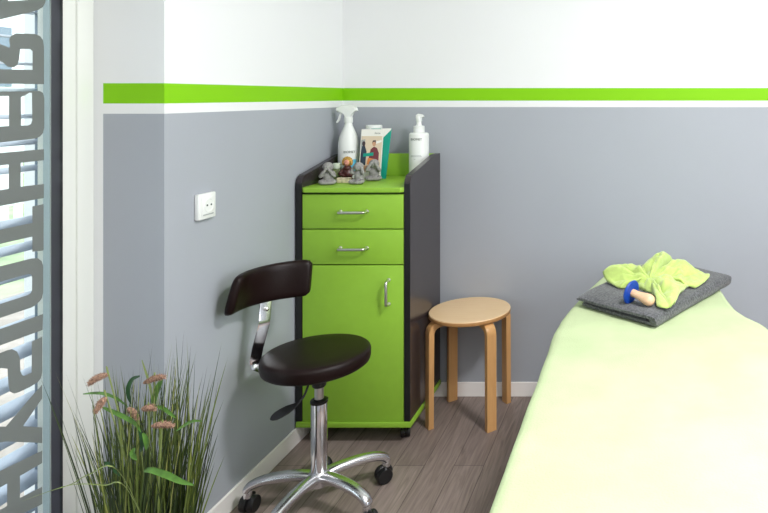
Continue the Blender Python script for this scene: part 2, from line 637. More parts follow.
# ---------------------------------------------------------------- outside
S('ground', lambda b: box(b, (-40, -20, -.16), (-1.9, 40, -.1)), M['lawn'])
S('path', lambda b: box(b, (-4.6, -6, -.1), (-1.9, 12, -.08)), M['paving'])
fn = thing('picket_fence', 'white picket fence across the lawn outside the window', 'fence', (-7, 7, -.1))
def fence(b):
    for i in range(60):
        y = 2 + i * .16
        box(b, (-7.02, y, 0), (-7.0, y + .09, .66))
    box(b, (-7.06, 2, .15), (-7.02, 11.6, .2)); box(b, (-7.06, 2, .5), (-7.02, 11.6, .55))
part('pickets', fence, M['fence'], fn, smooth=False)
for i in range(5):
    part('fence_post', lambda b: box(b, (-7.14, 2 + i * 2.4 - .05, -.1), (-7.06, 2 + i * 2.4 + .05, .75)), M['fence'], fn, smooth=False)
hb = thing('house', 'pale house behind the white picket fence', 'building', (-16, 16, -.1))
part('wall', lambda b: box(b, (-24, 10, -.1), (-15, 26, 6)), M['facade'], hb, smooth=False)
for i in range(5):
    part('window', lambda b: box(b, (-15.02, 11.5 + i * 3, 1.6), (-14.98, 12.5 + i * 3, 3.0)), M['winglass'], hb, smooth=False)
part('roof', lambda b: prism(b, [(-24.5, 9.6, 6), (-14.4, 9.6, 6), (-19.5, 9.6, 9)], (0, 17, 0)), M['p_maroon'], hb, smooth=False)

# ---------------------------------------------------------------- cabinet
YC, CXL, CXR = 2.56, -1.356, -.905            # front plane, outer sides
PT = .024                                     # side panel thickness
cab = thing('cabinet', 'lime green cabinet with two drawers, a door and anthracite sides in the corner', 'cabinet', ((CXL + CXR) / 2, 2.75, 0))
def zf(py):
    return H - (py - CY) * YC / F


def side(x):
    def f(b):
        yb = 2.945
        top = []
        # rounded lower front corner of the sloping top
        P = [(yb, 1.117), (yb - .062, 1.117), (YC + .030, 1.064)]
        r = .035
        prof = [(yb, .094)] + P
        # arc to the front edge
        a0 = math.atan2(1, -(-.0)) 
        for k in range(9):
            t = k / 8
            ang = math.radians(100) + t * math.radians(80)
            prof.append((YC + r + r * math.cos(ang), 1.064 - r + r * math.sin(ang)))
        prof.append((YC, .094))
        prism(b, [(x, y, z) for y, z in prof], (PT, 0, 0), .0015)
    return f
for x in (CXL, CXR - PT):
    sp_ = part('side_panel', side(x), M['dark'], cab, smooth=False)
    part('edge_band', lambda b: box(b, (x + .0008, YC - .0012, .095), (x + PT - .0008, YC + .0006, 1.03)), M['black'], sp_, smooth=False, label='black front edge band')
xi0, xi1 = CXL + PT + .0005, CXR - PT - .0005
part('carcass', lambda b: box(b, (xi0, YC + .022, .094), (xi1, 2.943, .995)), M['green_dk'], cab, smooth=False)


def ctop(b):
    y0 = YC - .012
    poly = [(xi0 + .012, y0), (xi1 - .012, y0), (xi1, y0 + .014), (xi1, 2.944), (xi0, 2.944), (xi0, y0 + .014)]
    prism(b, [(x, y, .997) for x, y in poly], (0, 0, .019), .002)
part('top_board', ctop, M['green'], cab, ang=30)
part('back_board', lambda b: box(b, (xi0, 2.926, 1.0165), (xi1, 2.944, 1.117), .0015), M['green'], cab, ang=30)
part('base_board', lambda b: box(b, (CXL + .003, YC - .006, .072), (CXR + .004, 2.944, .093), .002), M['green'], cab, ang=30)


def handle(p0, p1, par):
    p0, p1 = Vector(p0), Vector(p1)
    d = (p1 - p0).normalized()
    o = Vector((0, -.03, 0))
    pts = [p0, p0 + o * .6, p0 + o * .93 + d * .004, p0 + o + d * .012, p1 + o - d * .012, p1 + o * .93 - d * .004, p1 + o * .6, p1]
    def f(b):
        tube(b, pts, .0055, 12)
        for q in (p0, p1):
            lathe(b, [(.0075, 0), (.0075, .002), (.005, .0035)], 16, q, (0, -1, 0))
    h = part('handle', f, M['steel'], par)
    h['label'] = 'brushed steel bow handle'
    return h
for (ya, yb_, hy) in ((194.5, 228.6, 211.5), (229.8, 264.3, 248)):
    d = part('drawer', lambda b: box(b, (xi0 + .002, YC, zf(yb_)), (xi1 - .002, YC + .02, zf(ya)), .0012), M['green'], cab, ang=30)
    xc = -1.127
    handle((xc - .052, YC, zf(hy)), (xc + .052, YC, zf(hy)), d)
dr = part('door', lambda b: box(b, (xi0 + .002, YC, zf(421.3)), (xi1 - .002, YC + .02, zf(265.5)), .0012), M['green'], cab, ang=30)
xh = (388.8 - CX) / F * YC
handle((xh, YC, zf(304)), (xh, YC, zf(280)), dr)


def caster_fn(x, y, r, rz, topz, ww=.009):
    def f(b):
        c = Vector((x, y, r))
        ax = Vector((math.cos(rz), math.sin(rz), 0))
        fw = Vector((-ax.y, ax.x, 0))
        cc = c + fw * r * .35
        for s in (-1, 1):
            o = cc + ax * s * ww * 1.1 - ax * ww * .9 * (1 if s > 0 else 1)
            lathe(b, [(r * .5, 0), (r * .92, .0), (r, ww * .3), (r, ww * 1.4), (r * .92, ww * 1.8), (r * .5, ww * 1.8)], 28, o, ax)
        # fork/hood
        pts = []
        n = 12
        for k in range(n + 1):
            a = PI * (.02 + .8 * k / n)
            pts.append(cc + Vector((0, 0, math.sin(a) * r * 1.1)) + fw * math.cos(a) * r * -1.1 )
        tube(b, pts, 1, 10, flat=(ww * .55, .003), up=ax if False else None)
        tube(b, [(x, y, r * 1.2), (x, y, topz)], .0055, 12)
    return f
for (x, y) in ((CXL + .06, YC + .07), (CXR - .04, YC + .06), (CXL + .06, 2.88), (CXR - .04, 2.88)):
    cs = part('caster', caster_fn(x, y, .022, .3, .0715), M['black'], cab)

# ---------------------------------------------------------------- wooden stool
SX, SY = -.733, 2.806
st = thing('stool', 'round birch stool with four bent legs beside the cabinet', 'stool', (SX, SY, 0))
part('seat', lambda b: lathe(b, [(0, .437), (.168, .437), (.171, .439), (.171, .454), (.169, .4565), (0, .4565)], 72, (SX, SY, 0)), M['birch'], st)
def seat_edge(b):
    lathe(b, [(.1712, .439), (.1718, .440), (.1718, .4515), (.1712, .4525)], 72, (SX, SY, 0))
part('seat_rim', seat_edge, M['birchedge'], st)
for a in (218, 312, 131, 42):
    a = math.radians(a)
    def leg(b):
        rd = Vector((math.cos(a), math.sin(a), 0)); tg = Vector((-rd.y, rd.x, 0))
        c = Vector((SX, SY, 0))
        R, th, wd, br = .187, .022, .042, .045
        path = [(0.075, .4175), (R - br, .4175)]
        cen = (R - br, .4175 - br + 0)
        pts_o, pts_i = [], []
        zt = .4365
        pts_o = [(.07, zt)]
        pts_i = [(.07, zt - th * .6)]
        for k in range(9):
            q = PI / 2 * (1 - k / 8)
            pts_o.append((R - br + br * math.cos(q), zt - br + br * math.sin(q)))
            pts_i.append((R - br + (br - th) * math.cos(q), zt - br + (br - th) * math.sin(q)))
        pts_o.append((R + .002, 0)); pts_i.append((R + .002 - th, 0))
        poly = pts_o + pts_i[::-1]
        prism(b, [c + rd * r + tg * (-wd / 2) + Vector((0, 0, z)) for r, z in poly], tg * wd, .0012)
    part('leg', leg, M['birchleg'], st, ang=30)

# ---------------------------------------------------------------- swivel chair
HX, HY = -1.072, 2.172
ch = thing('swivel_chair', 'dark brown round swivel chair with curved backrest and chrome five-star base', 'chair', (HX, HY, 0))


def seatfn(b):
    r, t = .168, .054
    z0 = .474
    prof = [(0, z0), (.13, z0), (r - .012, z0 + .001), (r - .003, z0 + .008), (r, z0 + .02), (r, z0 + .038), (r - .002, z0 + .045), (r - .007, z0 + .0495), (r - .016, z0 + .052), (r * .6, z0 + t), (0, z0 + t)]
    lathe(b, prof, 64, (HX - .008, HY, 0))
part('seat', seatfn, M['leather'], ch, ang=60)
part('seat_plate', lambda b: (box(b, (HX - .06, HY - .045, .452), (HX + .05, HY + .045, .474), .006), lathe(b, [(.018, .405), (.022, .41), (.026, .453)], 24, (HX, HY, 0))), M['black'], ch)


def pad(b):
    cx, cy, R = -1.131, 2.115, .170
    a0, a1 = math.radians(199), math.radians(98.5)
    n, m = 28, 20
    th, hh = .017, .063
    rings = []
    for i in range(n + 1):
        t = i / n
        a = a0 + (a1 - a0) * t
        e = min(1, min(t, 1 - t) * 9)
        e = math.sqrt(max(0, 1 - (1 - e) ** 2)) * .35 + .65
        if i in (0, n):
            e *= .88
        rd = Vector((math.cos(a), math.sin(a), 0))
        ring = []
        for k in range(m):
            q = 2 * PI * k / m
            ca, sa = math.cos(q), math.sin(q)
            x = math.copysign(abs(ca) ** .6, ca) * th * (e if e > .7 else .6)
            zz = math.copysign(abs(sa) ** .46, sa) * hh * (e * .5 + .5)
            # lean: the top tips in over the seat
            ln = Vector((.24 * (1 - .85 * t), .10, 0)) * zz
            ring.append(b.verts.new(Vector((cx, cy, .738 + zz)) + rd * (R + x) + ln))
        rings.append(ring)
    for p, q in zip(rings, rings[1:]):
        for k in range(m):
            b.faces.new((p[k], p[(k + 1) % m], q[(k + 1) % m], q[k]))
    b.faces.new(rings[0][::-1]); b.faces.new(rings[-1])
pd = part('backrest', pad, M['leather'], ch, ang=70)


def bar(b):
    a = math.radians(150)
    pts = [Vector((-1.272, 2.215, .735)), Vector((-1.272, 2.21, .68)), Vector((-1.268, 2.195, .62)), Vector((-1.269, 2.19, .60)), Vector((-1.284, 2.182, .53)), Vector((-1.291, 2.18, .49)),
           Vector((-1.286, 2.18, .472)), Vector((-1.265, 2.178, .465)), Vector((-1.10, 2.172, .463))]
    tube(b, pts, 1, 12, flat=(.019, .003), up=(.9, -.75, .1))
part('backrest_bar', bar, M['chrome'], ch, label='chrome flat bar carrying the backrest')
part('backrest_bolt', lambda b: lathe(b, [(.006, 0), (.006, .004), (.003, .006)], 12, (-1.262, 2.199, .655), (.8, -.6, 0)), M['steel'], ch)


def column(b):
    lathe(b, [(.0255, .115), (.0255, .352), (.024, .356)], 36, (HX, HY, 0))
part('column', column, M['chrome'], ch)
part('collar', lambda b: lathe(b, [(.0262, .352), (.0275, .354), (.0275, .362), (.018, .366)], 30, (HX, HY, 0)), M['black'], ch)
part('piston', lambda b: lathe(b, [(.0145, .36), (.0145, .42)], 28, (HX, HY, 0)), M['steel'], ch)


def lever(b):
    p = [Vector((HX - .02, HY, .455)), onz(308, 386, .43), onz(304, 396, .405), onz(297, 405, .385)]
    tube(b, smooth_path(p, 4), .0035, 10)
    q0, q1 = onz(298, 404, .387), onz(270, 419.5, .352)
    dd = q1 - q0
    pts = [q0 + dd * t for t in (0, .12, .35, .6, .8, .93, 1)]
    tube(b, pts, [.35, .6, .95, 1.05, .95, .6, .15], 14, flat=(.0145, .004), up=(.25, -.6, .8))
part('lever', lever, M['black'], ch)

part('hub', lambda b: lathe(b, [(.02, .075), (.032, .080), (.036, .100), (.034, .121), (.028, .127)], 36, (HX, HY, 0)), M['alu'], ch)
for a in (43, 187, 115, 259, 334):
    ar = math.radians(a)
    rd = Vector((math.cos(ar), math.sin(ar), 0))
    c = Vector((HX, HY, 0))
    def arm(b):
        pts = [(.018, .106), (.06, .1125), (.12, .1125), (.17, .106), (.205, .095), (.222, .083), (.228, .070)]
        P = smooth_path([c + rd * r + Vector((0, 0, z)) for r, z in pts], 5)
        n = len(P)
        rad = [1.2 - .35 * (i / (n - 1)) for i in range(n)]
        rad[-1] *= .8
        tube(b, P, rad, 22, flat=(.0185, .0145), up=(0, 0, 1), e=.85)
        lathe(b, [(.013, .052), (.0135, .06), (.0135, .078), (.009, .086)], 20, c + rd * .224)
    part('leg', arm, M['alu'], ch, ang=60)
    p = c + rd * .224
    part('caster', caster_fn(p.x, p.y, .0265, ar + 1.1 + a * .01, .060, .012), M['black'], ch)

# ---------------------------------------------------------------- socket on the wall
zc = 1.376 - 110.0 * 2.022 / F
so = thing('wall_socket', 'white square power socket on the left grey wall', 'socket', (XL, 2.024, zc))
part('plate', lambda b: box(b, (XL, 1.984, zc - .040), (XL + .016, 2.064, zc + .040), .004, 3), M['plastic'], so)
part('insert', lambda b: box(b, (XL + .0155, 1.995, zc - .0285), (XL + .0185, 2.053, zc + .0285), .0015), M['plastic'], so)
part('socket_well', lambda b: lathe(b, [(.0215, 0), (.0215, .0012), (.019, .0014), (.018, .0004), (0, .0002)], 32, (XL + .0185, 2.026, zc + .002), (1, 0, 0)), M['plastic'], so)
part('contact_hole', lambda b: (lathe(b, [(.003, 0), (.003, .0016), (.0005, .0017)], 12, (XL + .0185, 2.017, zc + .003), (1, 0, 0)), lathe(b, [(.003, 0), (.003, .0016), (.0005, .0017)], 12, (XL + .0185, 2.036, zc + .003), (1, 0, 0))), M['dot'], so)
part('label_slot', lambda b: box(b, (XL + .018, 1.999, zc - .027), (XL + .019, 2.047, zc - .0235)), M['p_grey'], so, smooth=False)

# ---------------------------------------------------------------- massage table
BX = .072
tb = thing('massage_table', 'padded massage table carrying the pale lime fleece cover', 'massage table', (BX, 1.9, 0))


def outline(y, grow=0.0, right=False):
    pts = [(.80, .345), (2.0, .343), (2.08, .343), (2.2, .335), (2.35, .312), (2.57, .268), (2.745, .222), (2.86, .17), (2.915, .09), (2.935, 0.0)]
    if right:
        pts = [(.80, .350), (2.0, .350), (2.1, .346), (2.15, .335), (2.22, .298), (2.31, .266), (2.42, .250), (2.55, .241), (2.745, .21), (2.86, .17), (2.915, .09), (2.935, 0.0)]
    for (a, wa), (b, wb) in zip(pts, pts[1:]):
        if y <= b:
            t = (y - a) / (b - a)
            return wa + (wb - wa) * t + grow
    return grow


def cushion(b):
    ys = [.83, 1.2, 1.6, 2.02, 2.1, 2.33, 2.57, 2.75, 2.84, 2.89]
    poly = [(BX + outline(y, 0, True) - .012, y) for y in ys] + [(BX - outline(y) + .012, y) for y in ys[::-1]]
    prism(b, [(x, y, .53) for x, y in poly], (0, 0, .075), .01)
part('cushion', cushion, M['vinyl'], tb, ang=50)
part('frame', lambda b: (box(b, (BX - .26, 1.0, .46), (BX + .26, 2.5, .53), .004)), M['birchleg'], tb, smooth=False)
for x in (-.23, .23):
    for y in (1.05, 2.4):
        part('leg', lambda b: box(b, (BX + x - .025, y - .025, 0), (BX + x + .025, y + .025, .46), .004), M['birchleg'], tb, smooth=False)


def cover(b):
    ys = []
    y = .80
    while y < 2.9:
        ys.append(y); y += .02
    ys += [2.905, 2.92, 2.93]
    n = 44
    rows = []
    for y in ys:
        wv = outline(y, .004) + .004 * noise.noise(Vector((y * 6, 3, 0)))
        wr_ = outline(y, .004, True) + .003 * noise.noise(Vector((y * 5, 9, 0)))
        row = []
        drop = [(-.012, -.13), (-.008, -.085), (-.002, -.04), (.001, -.018), (-.004, -.006)]
        for dx, dz in drop:
            row.append((BX - wv + -dx * -1 if False else BX - wv - dx, y, .617 + dz))
        for k in range(n + 1):
            s = -1 + 2 * k / n
            x = BX + (s * .5 + .5) * (wr_ - .014) + (s * .5 - .5) * (wv - .014)
            z = .617 + .0022 * noise.noise(Vector((x * 5, y * 5, 0))) + .0012 * noise.noise(Vector((x * 16, y * 7, 2)))
            row.append((x, y, z))
        for dx, dz in drop[::-1]:
            row.append((BX + wr_ + dx, y, .617 + dz))
        rows.append([b.verts.new(p) for p in row])
    # hanging far and near hems
    for idx, dy in ((0, -.01), (-1, .008)):
        base = rows[idx]
        low = [b.verts.new((v.co.x, v.co.y + dy, min(v.co.z, .617) - .10 if .6 < v.co.z else v.co.z - .005)) for v in base]
        if idx == 0:
            rows = [low] + rows
        else:
            rows = rows + [low]
    for p, q in zip(rows, rows[1:]):
        for k in range(len(p) - 1):
            b.faces.new((p[k], p[k + 1], q[k + 1], q[k]))
bm = bmesh.new(); cover(bm)
cv = link_mesh('table_cover', bm, M['cover'], None, smooth=True)
tag(cv, 'pale lime fleece cover spread over the massage table', 'cover')
modify(cv, 'SOLIDIFY', thickness=.003, offset=1)

# folded grey blanket
ZB = .6215
Fc, Rc, Bc, Lc = Vector((.037, 2.105)), Vector((.352, 2.60)), Vector((.075, 2.86)), Vector((-.226, 2.325))


def quad(u, v):
    return (Fc * (1 - u) + Rc * u) * (1 - v) + (Lc * (1 - u) + Bc * u) * v


def blanket(b):
    t, g = .0195, .005
    tot = 2 * t + g
    # closed section: bottom layer, rounded spine at v=0, top layer, slot between
    sec = []
    N = 26
    vv = [i / N for i in range(N + 1)]
    outer = [(v, 0.0) for v in vv[::-1]]                 # along the bottom towards the spine
    for k in range(1, 8):
        a = PI * k / 8
        outer.append((-.05 * math.sin(a) , tot / 2 - tot / 2 * math.cos(a)))
    outer += [(v, tot) for v in vv]
    inner = [(1.0, tot - t)] + [(v, tot - t) for v in vv[::-1][1:-1]] + [(.03, tot / 2)] + [(v, t) for v in vv[1:-1]] + [(1.0, t)]
    sec = outer + inner
    M_ = 40
    rings = []
    for i in range(M_ + 1):
        u = i / M_
        e = min(u, 1 - u) * M_
        ring = []
        for v, z in sec:
            uu = u
            low = z < tot * .5
            if low:
                uu = .02 + u * .97
            vv_ = v * (1.0 if not low else .95)
            p = quad(uu, vv_)
            # soften the ends of each layer
            zz = z
            if e < 1:
                m = t / 2 if low else tot - t / 2
                zz = m + (z - m) * (.45 if e < .5 else .9)
            if v >= 1.0:
                m = t / 2 if low else tot - t / 2
                zz = m + (zz - m) * .5
            wob = .004 * noise.noise(Vector((p.x * 9, p.y * 9, 0)))
            sag = 0
            if not low:
                sag = .006 * math.sin(PI * min(1, v + .1)) * math.sin(PI * u) - (.006 * max(0, .12 - u) / .12) * v
            ring.append(b.verts.new((p.x + .003 * noise.noise(Vector((z * 60, u * 7, 1))), p.y, ZB + zz + (max(wob, 0) + sag if z > 0.001 else 0))))
        rings.append(ring)
    n = len(sec)
    for p, q in zip(rings, rings[1:]):
        for k in range(n):
            b.faces.new((p[k], p[(k + 1) % n], q[(k + 1) % n], q[k]))
    for r in (rings[0][::-1], rings[-1]):
        # cap as strips between outer and inner runs
        pass
    bmesh.ops.holes_fill(b, edges=[e for e in b.edges if len(e.link_faces) == 1], sides=0)
    bmesh.ops.triangulate(b, faces=[f for f in b.faces if len(f.verts) > 4])
bm = bmesh.new(); blanket(bm)
gb = link_mesh('folded_blanket', bm, M['greytowel'], None, smooth=True)
shade_auto(gb, 65)
tag(gb, 'dark grey folded wool blanket at the head end of the massage table', 'blanket')

# crumpled lime towel: gathered cloth with raised folds
ZT = ZB + .044 + .007


def towel(b):
    c = Vector((.035, 2.40))
    # (px, py, height above blanket, plan pinch) tips and valleys of the outline, going round
    rim = [(603.5, 269, .045), (610, 281, .010), (620, 286, .008), (634, 284, .010), (645, 288, .012), (656, 294, .008), (658, 305, .006), (668, 306, .008), (674, 300, .02), (681, 287, .03), (690, 285, .006), (697, 286, .006), (709, 275, .016),
           (703, 272, .02), (690, 262, .055), (684, 259, .055), (677, 264, .022), (670, 254, .07), (663, 251, .082), (655, 254, .072), (641, 266, .03), (636, 268, .025), (624, 264, .058), (614, 264.5, .058)]
    P = [onz(x, y, ZT + h) for x, y, h in rim]
    n = len(P)
    sub = 12
    ring = []
    for i in range(n):
        p0, p1, p2, p3 = P[i - 1], P[i], P[(i + 1) % n], P[(i + 2) % n]
        for k in range(sub):
            t = k / sub
            q = 0.5 * ((2 * p1) + (p2 - p0) * t + (2 * p0 - 5 * p1 + 4 * p2 - p3) * t * t + (3 * p1 - p0 - 3 * p2 + p3) * t ** 3)
            ring.append(q)
    Mr = 26
    rows = []
    cen = Vector((c.x, c.y, ZT + .022))
    cv_ = b.verts.new(cen)
    N = len(ring)
    for j in range(1, Mr + 1):
        s = j / Mr
        row = []
        for i, q in enumerate(ring):
            xy = c.lerp(Vector((q.x, q.y)), s)
            hr = q.z - ZT
            # folds: keep the rim's relief, sharpen towards the middle
            z = ZT + .026 * (1 - s) ** 1.5 + hr * (s ** .8)
            th = i / N * 2 * PI
            z += .020 * math.sin(s * PI) * (abs(math.sin(th * 5.5 + 1.6 * s + .4)) ** .7 + .5 * abs(math.sin(th * 11 - 2 * s)) - .85)
            z += .014 * max(0, noise.noise(Vector((xy.x * 22, xy.y * 16, 1.5)))) * math.sin(PI * min(1, s * 1.05))
            z += .020 * (1 - abs(noise.noise(Vector((xy.x * 20 + 3, xy.y * 13, 7)))) * 3.2) * math.sin(PI * min(1, s * 1.02)) * .5
            z += .005 * noise.noise(Vector((xy.x * 50, xy.y * 40, 4)))
            if s > .9:
                z -= .010 * ((s - .9) / .1) ** 2 * (1 if hr > .02 else .3)
            row.append(b.verts.new((xy.x, xy.y, max(z, ZT + .0005))))
        rows.append(row)
    for i in range(N):
        b.faces.new((cv_, rows[0][i], rows[0][(i + 1) % N]))
    # hem curling down under the raised edges
    row = []
    for v in rows[-1]:
        h = v.co.z - ZT
        d = (Vector((v.co.x, v.co.y)) - c) * (-.05)
        row.append(b.verts.new((v.co.x + d.x, v.co.y + d.y, ZT + max(.0, h - .012))))
    rows.append(row)
    for p, q in zip(rows, rows[1:]):
        for i in range(N):
            b.faces.new((p[i], p[(i + 1) % N], q[(i + 1) % N], q[i]))
bm = bmesh.new(); towel(bm)
tw = link_mesh('crumpled_towel', bm, M['lime'], None, smooth=True)
tag(tw, 'crumpled lime green towel lying on the folded grey blanket', 'towel')
modify(tw, 'SOLIDIFY', thickness=.003, offset=1)

# massage tool
c0 = onz(630, 291.5, ZT + .033)
c1 = Vector(((655 - CX) / F * (c0.y - .058), c0.y - .058, ZT + .013))
ax = (c1 - c0); Ln = ax.length; ax.normalize()
tl = thing('massage_tool', 'small wooden massage tool with round blue head on the grey blanket', 'massage tool', (c0.x, c0.y, ZT))
part('handle', lambda b: lathe(b, [(0.001, .004), (.012, .006), (.0135, .016), (.0125, .026), (.0135, .04), (.0165, .056), (.0195, .07), (.0200, .082), (.0165, .092), (.008, .098), (0, .100)], 32, c0, ax), M['woodtool'], tl, label='pale wooden knob handle')
part('head', lambda b: lathe(b, [(0, -.012), (.012, -.0115), (.024, -.008), (.037, -.001), (.041, .004), (.039, .009), (.028, .0105), (0, .011)], 40, c0, ax), M['blue'], tl, label='round blue rubber head')


# ---------------------------------------------------------------- things on the cabinet
ZTOP = .997 + .019


def blob(name, shapes, material, parent, vox=.0016):
    """ellipsoids and tapered limbs fused to one continuous surface"""
    bm = bmesh.new()
    for s in shapes:
        if s[0] == 'e':
            _, c, r = s
            bmesh.ops.create_icosphere(bm, subdivisions=3, radius=1, matrix=Matrix.Translation(c) @ Matrix.Diagonal((r[0], r[1], r[2], 1)))
        else:
            _, pts, rads = s
            pp = smooth_path(pts, 4)
            rr = []
            for i in range(len(pp)):
                t = i / (len(pp) - 1) * (len(rads) - 1)
                k = min(int(t), len(rads) - 2)
                rr.append(rads[k] + (rads[k + 1] - rads[k]) * (t - k))
            tube(bm, pp, rr, 12)
            for q, r in ((pp[0], rr[0]), (pp[-1], rr[-1])):
                bmesh.ops.create_icosphere(bm, subdivisions=2, radius=r, matrix=Matrix.Translation(q))
    o = link_mesh(name, bm, material, parent, smooth=True)
    modify(o, 'REMESH', mode='VOXEL', voxel_size=vox, use_smooth_shade=True)
    return o


def figure(px, py, rz, pose, label, sc=1.0):
    sc *= .93
    base = onz(px, py, ZTOP) + Vector((0, 0, .0012))
    t = thing('seated_figurine', label, 'figurine', base, rz, 'grey seated figurines on the cabinet')
    V = lambda x, y, z: Vector((x * sc, y * sc, z * sc))
    s = [('e', V(0, .004, .030), (.022 * sc, .018 * sc, .031 * sc)), ('e', V(0, .002, .076), (.022 * sc, .020 * sc, .021 * sc)),
         ('e', V(0, .004, .012), (.027 * sc, .02 * sc, .012 * sc)), ('e', V(0, .003, .055), (.009 * sc, .009 * sc, .012 * sc)),
         ('e', V(0, -.015, .074), (.004 * sc, .004 * sc, .004 * sc))]
    for k in (-1, 1):
        s.append(('t', [V(k * .014, .002, .013), V(k * .028, -.012, .012), V(k * .018, -.028, .009), V(-k * .008, -.028, .008)], [.011 * sc, .009 * sc, .0075 * sc, .006 * sc]))
        s.append(('e', V(k * .019, .002, .078), (.004 * sc, .005 * sc, .006 * sc)))
        sh = V(k * .019, .002, .050)
        el = V(k * .028, -.014, .036)
        if pose == 'mouth':
            hd = V(k * .006, -.019, .066)
        elif pose == 'eyes':
            hd = V(k * .009, -.018, .080)
            el = V(k * .027, -.020, .050)
        else:
            hd = V(k * .021, -.004, .076)
            el = V(k * .031, -.008, .050)
        s.append(('t', [sh, el, hd], [.009 * sc, .0075 * sc, .006 * sc]))
    mesh = blob('body', s, M['stone'], t, .0019)
    mesh.matrix_parent_inverse = Matrix.Identity(4)
    if pose == 'belly':
        pass
    return t
figure(328, 184.5, .25, 'mouth', 'leftmost grey stone figurine, sitting cross-legged with hands at its mouth', 1.0)
figure(358.5, 184, -.3, 'ears', 'middle grey stone figurine, sitting in front of the leaflet with hands at its ears', .98)
figure(374, 180.5, .2, 'eyes', 'rightmost grey stone figurine, sitting in front of the leaflet with hands over its eyes', 1.0)

# golden-headed figurine on a cream block
fb = onz(344.5, 182.8, ZTOP)
bf = thing('cream_block', 'small cream stone block between the grey figurines', 'block', fb)
part('block', lambda b: box(b, (fb.x - .028, fb.y - .012, ZTOP + .0002), (fb.x + .028, fb.y + .008, ZTOP + .022), .003), M['cream'], bf)
gp = onz(346.5, 181.2, ZTOP) + Vector((0, .008, .002))
gf = thing('glazed_figurine', 'dark red figurine with golden mane behind the cream block', 'figurine', gp)
blob('body', [('e', gp + Vector((0, 0, .026)), (.022, .018, .027)), ('e', gp + Vector((0, 0, .052)), (.017, .015, .014)),
              ('t', [gp + Vector((-.018, 0, .045)), gp + Vector((-.027, -.01, .03)), gp + Vector((-.012, -.018, .022))], [.008, .007, .006]),
              ('t', [gp + Vector((.018, 0, .045)), gp + Vector((.027, -.01, .03)), gp + Vector((.012, -.018, .022))], [.008, .007, .006]),
              ('e', gp + Vector((-.014, -.008, .008)), (.013, .014, .008)), ('e', gp + Vector((.014, -.008, .008)), (.013, .014, .008))], M['brownred'], gf, .0018)
mane = [('e', gp + Vector((0, .002, .078)), (.017, .013, .019))]
for k in range(11):
    a = math.radians(-30 + k * 24)
    mane.append(('e', gp + Vector((math.cos(a) * .017, .001, .078 + math.sin(a) * .018)), (.0065, .008, .0065)))
blob('mane', mane, M['gold'], gf, .0016)
blob('face', [('e', gp + Vector((0, -.009, .076)), (.011, .008, .013)), ('e', gp + Vector((0, -.017, .072)), (.004, .004, .003))], M['pinkish'], gf, .0014)

jp = onz(337.0, 180.5, ZTOP)
jr = thing('small_jar', 'tiny mottled green jar with pale lid left of the golden figurine', 'jar', jp)
part('body', lambda b: lathe(b, [(.014, .0003), (.017, .006), (.019, .022), (.017, .040), (.013, .052)], 28, jp), M['mossy'], jr)
part('lid', lambda b: lathe(b, [(.017, .052), (.0175, .054), (.0175, .070), (.015, .074), (0, .075)], 28, jp), M['palemint'], jr)

# spray bottle
sp = Vector((0, 0, 0)); sd = 2.845
sp = Vector(((348.5 - CX) / F * sd, sd, ZTOP))
sb = thing('spray_bottle', 'tall white spray bottle with trigger nozzle in the cabinet corner', 'bottle', sp)
part('body', lambda b: lathe(b, [(.036, .0004), (.041, .004), (.042, .02), (.0425, .125), (.041, .160), (.036, .185), (.026, .210), (.018, .228), (.0145, .243)], 48, sp), M['plastic'], sb)
part('collar', lambda b: lathe(b, [(.0175, .243), (.018, .246), (.018, .266), (.014, .270)], 30, sp), M['plastic'], sb)


def trig(b):
    z = sp.z
    # sprayer head, nozzle to the left
    poly = [(-.042, .290), (-.042, .310), (-.028, .319), (.018, .319), (.036, .309), (.040, .296), (.030, .292), (.018, .288), (.014, .268), (-.014, .268), (-.016, .285)]
    prism(b, [sp + Vector((x, -.011, zz)) for x, zz in poly], (0, .022, 0), .003)
    lathe(b, [(.0095, 0), (.0095, .012), (.006, .013)], 20, sp + Vector((-.038, 0, .300)), (-1, 0, 0))
part('spray_head', trig, M['plastic'], sb)
def trg(b):
    pts = [sp + Vector((-.026, 0, .292)), sp + Vector((-.036, 0, .275)), sp + Vector((-.041, 0, .258)), sp + Vector((-.050, 0, .244))]
    tube(b, smooth_path(pts, 4), 1, 12, flat=(.006, .0035), up=(1, 0, .3))
part('trigger', trg, M['plastic'], sb)
# labels
def label_patch(c, r, a0, a1, z0, z1, eps=.0006, n=12):
    def f(b):
        lo, hi = [], []
        for k in range(n + 1):
            a = a0 + (a1 - a0) * k / n
            for lst, z in ((lo, z0), (hi, z1)):
                lst.append(b.verts.new((c.x + math.cos(a) * (r + eps), c.y + math.sin(a) * (r + eps), c.z + z)))
        for k in range(n):
            b.faces.new((lo[k], lo[k + 1], hi[k + 1], hi[k]))
    return f
A0 = math.radians
part('label', label_patch(sp, .0425, A0(-62), A0(-18), .035, .085), M['cyan'], sb, label='pale blue label print')
text_obj('lettering', 'BIOMET', .0135, sp + Vector((.022, -.0400, .118)), (PI / 2, 0, .45), M['dot'], sb)
for k in range(5):
    part('label_print', label_patch(sp, .0425, A0(-105), A0(-80 + (k % 2) * 6), .092 - k * .007, .0937 - k * .007), M['p_grey'], sb)

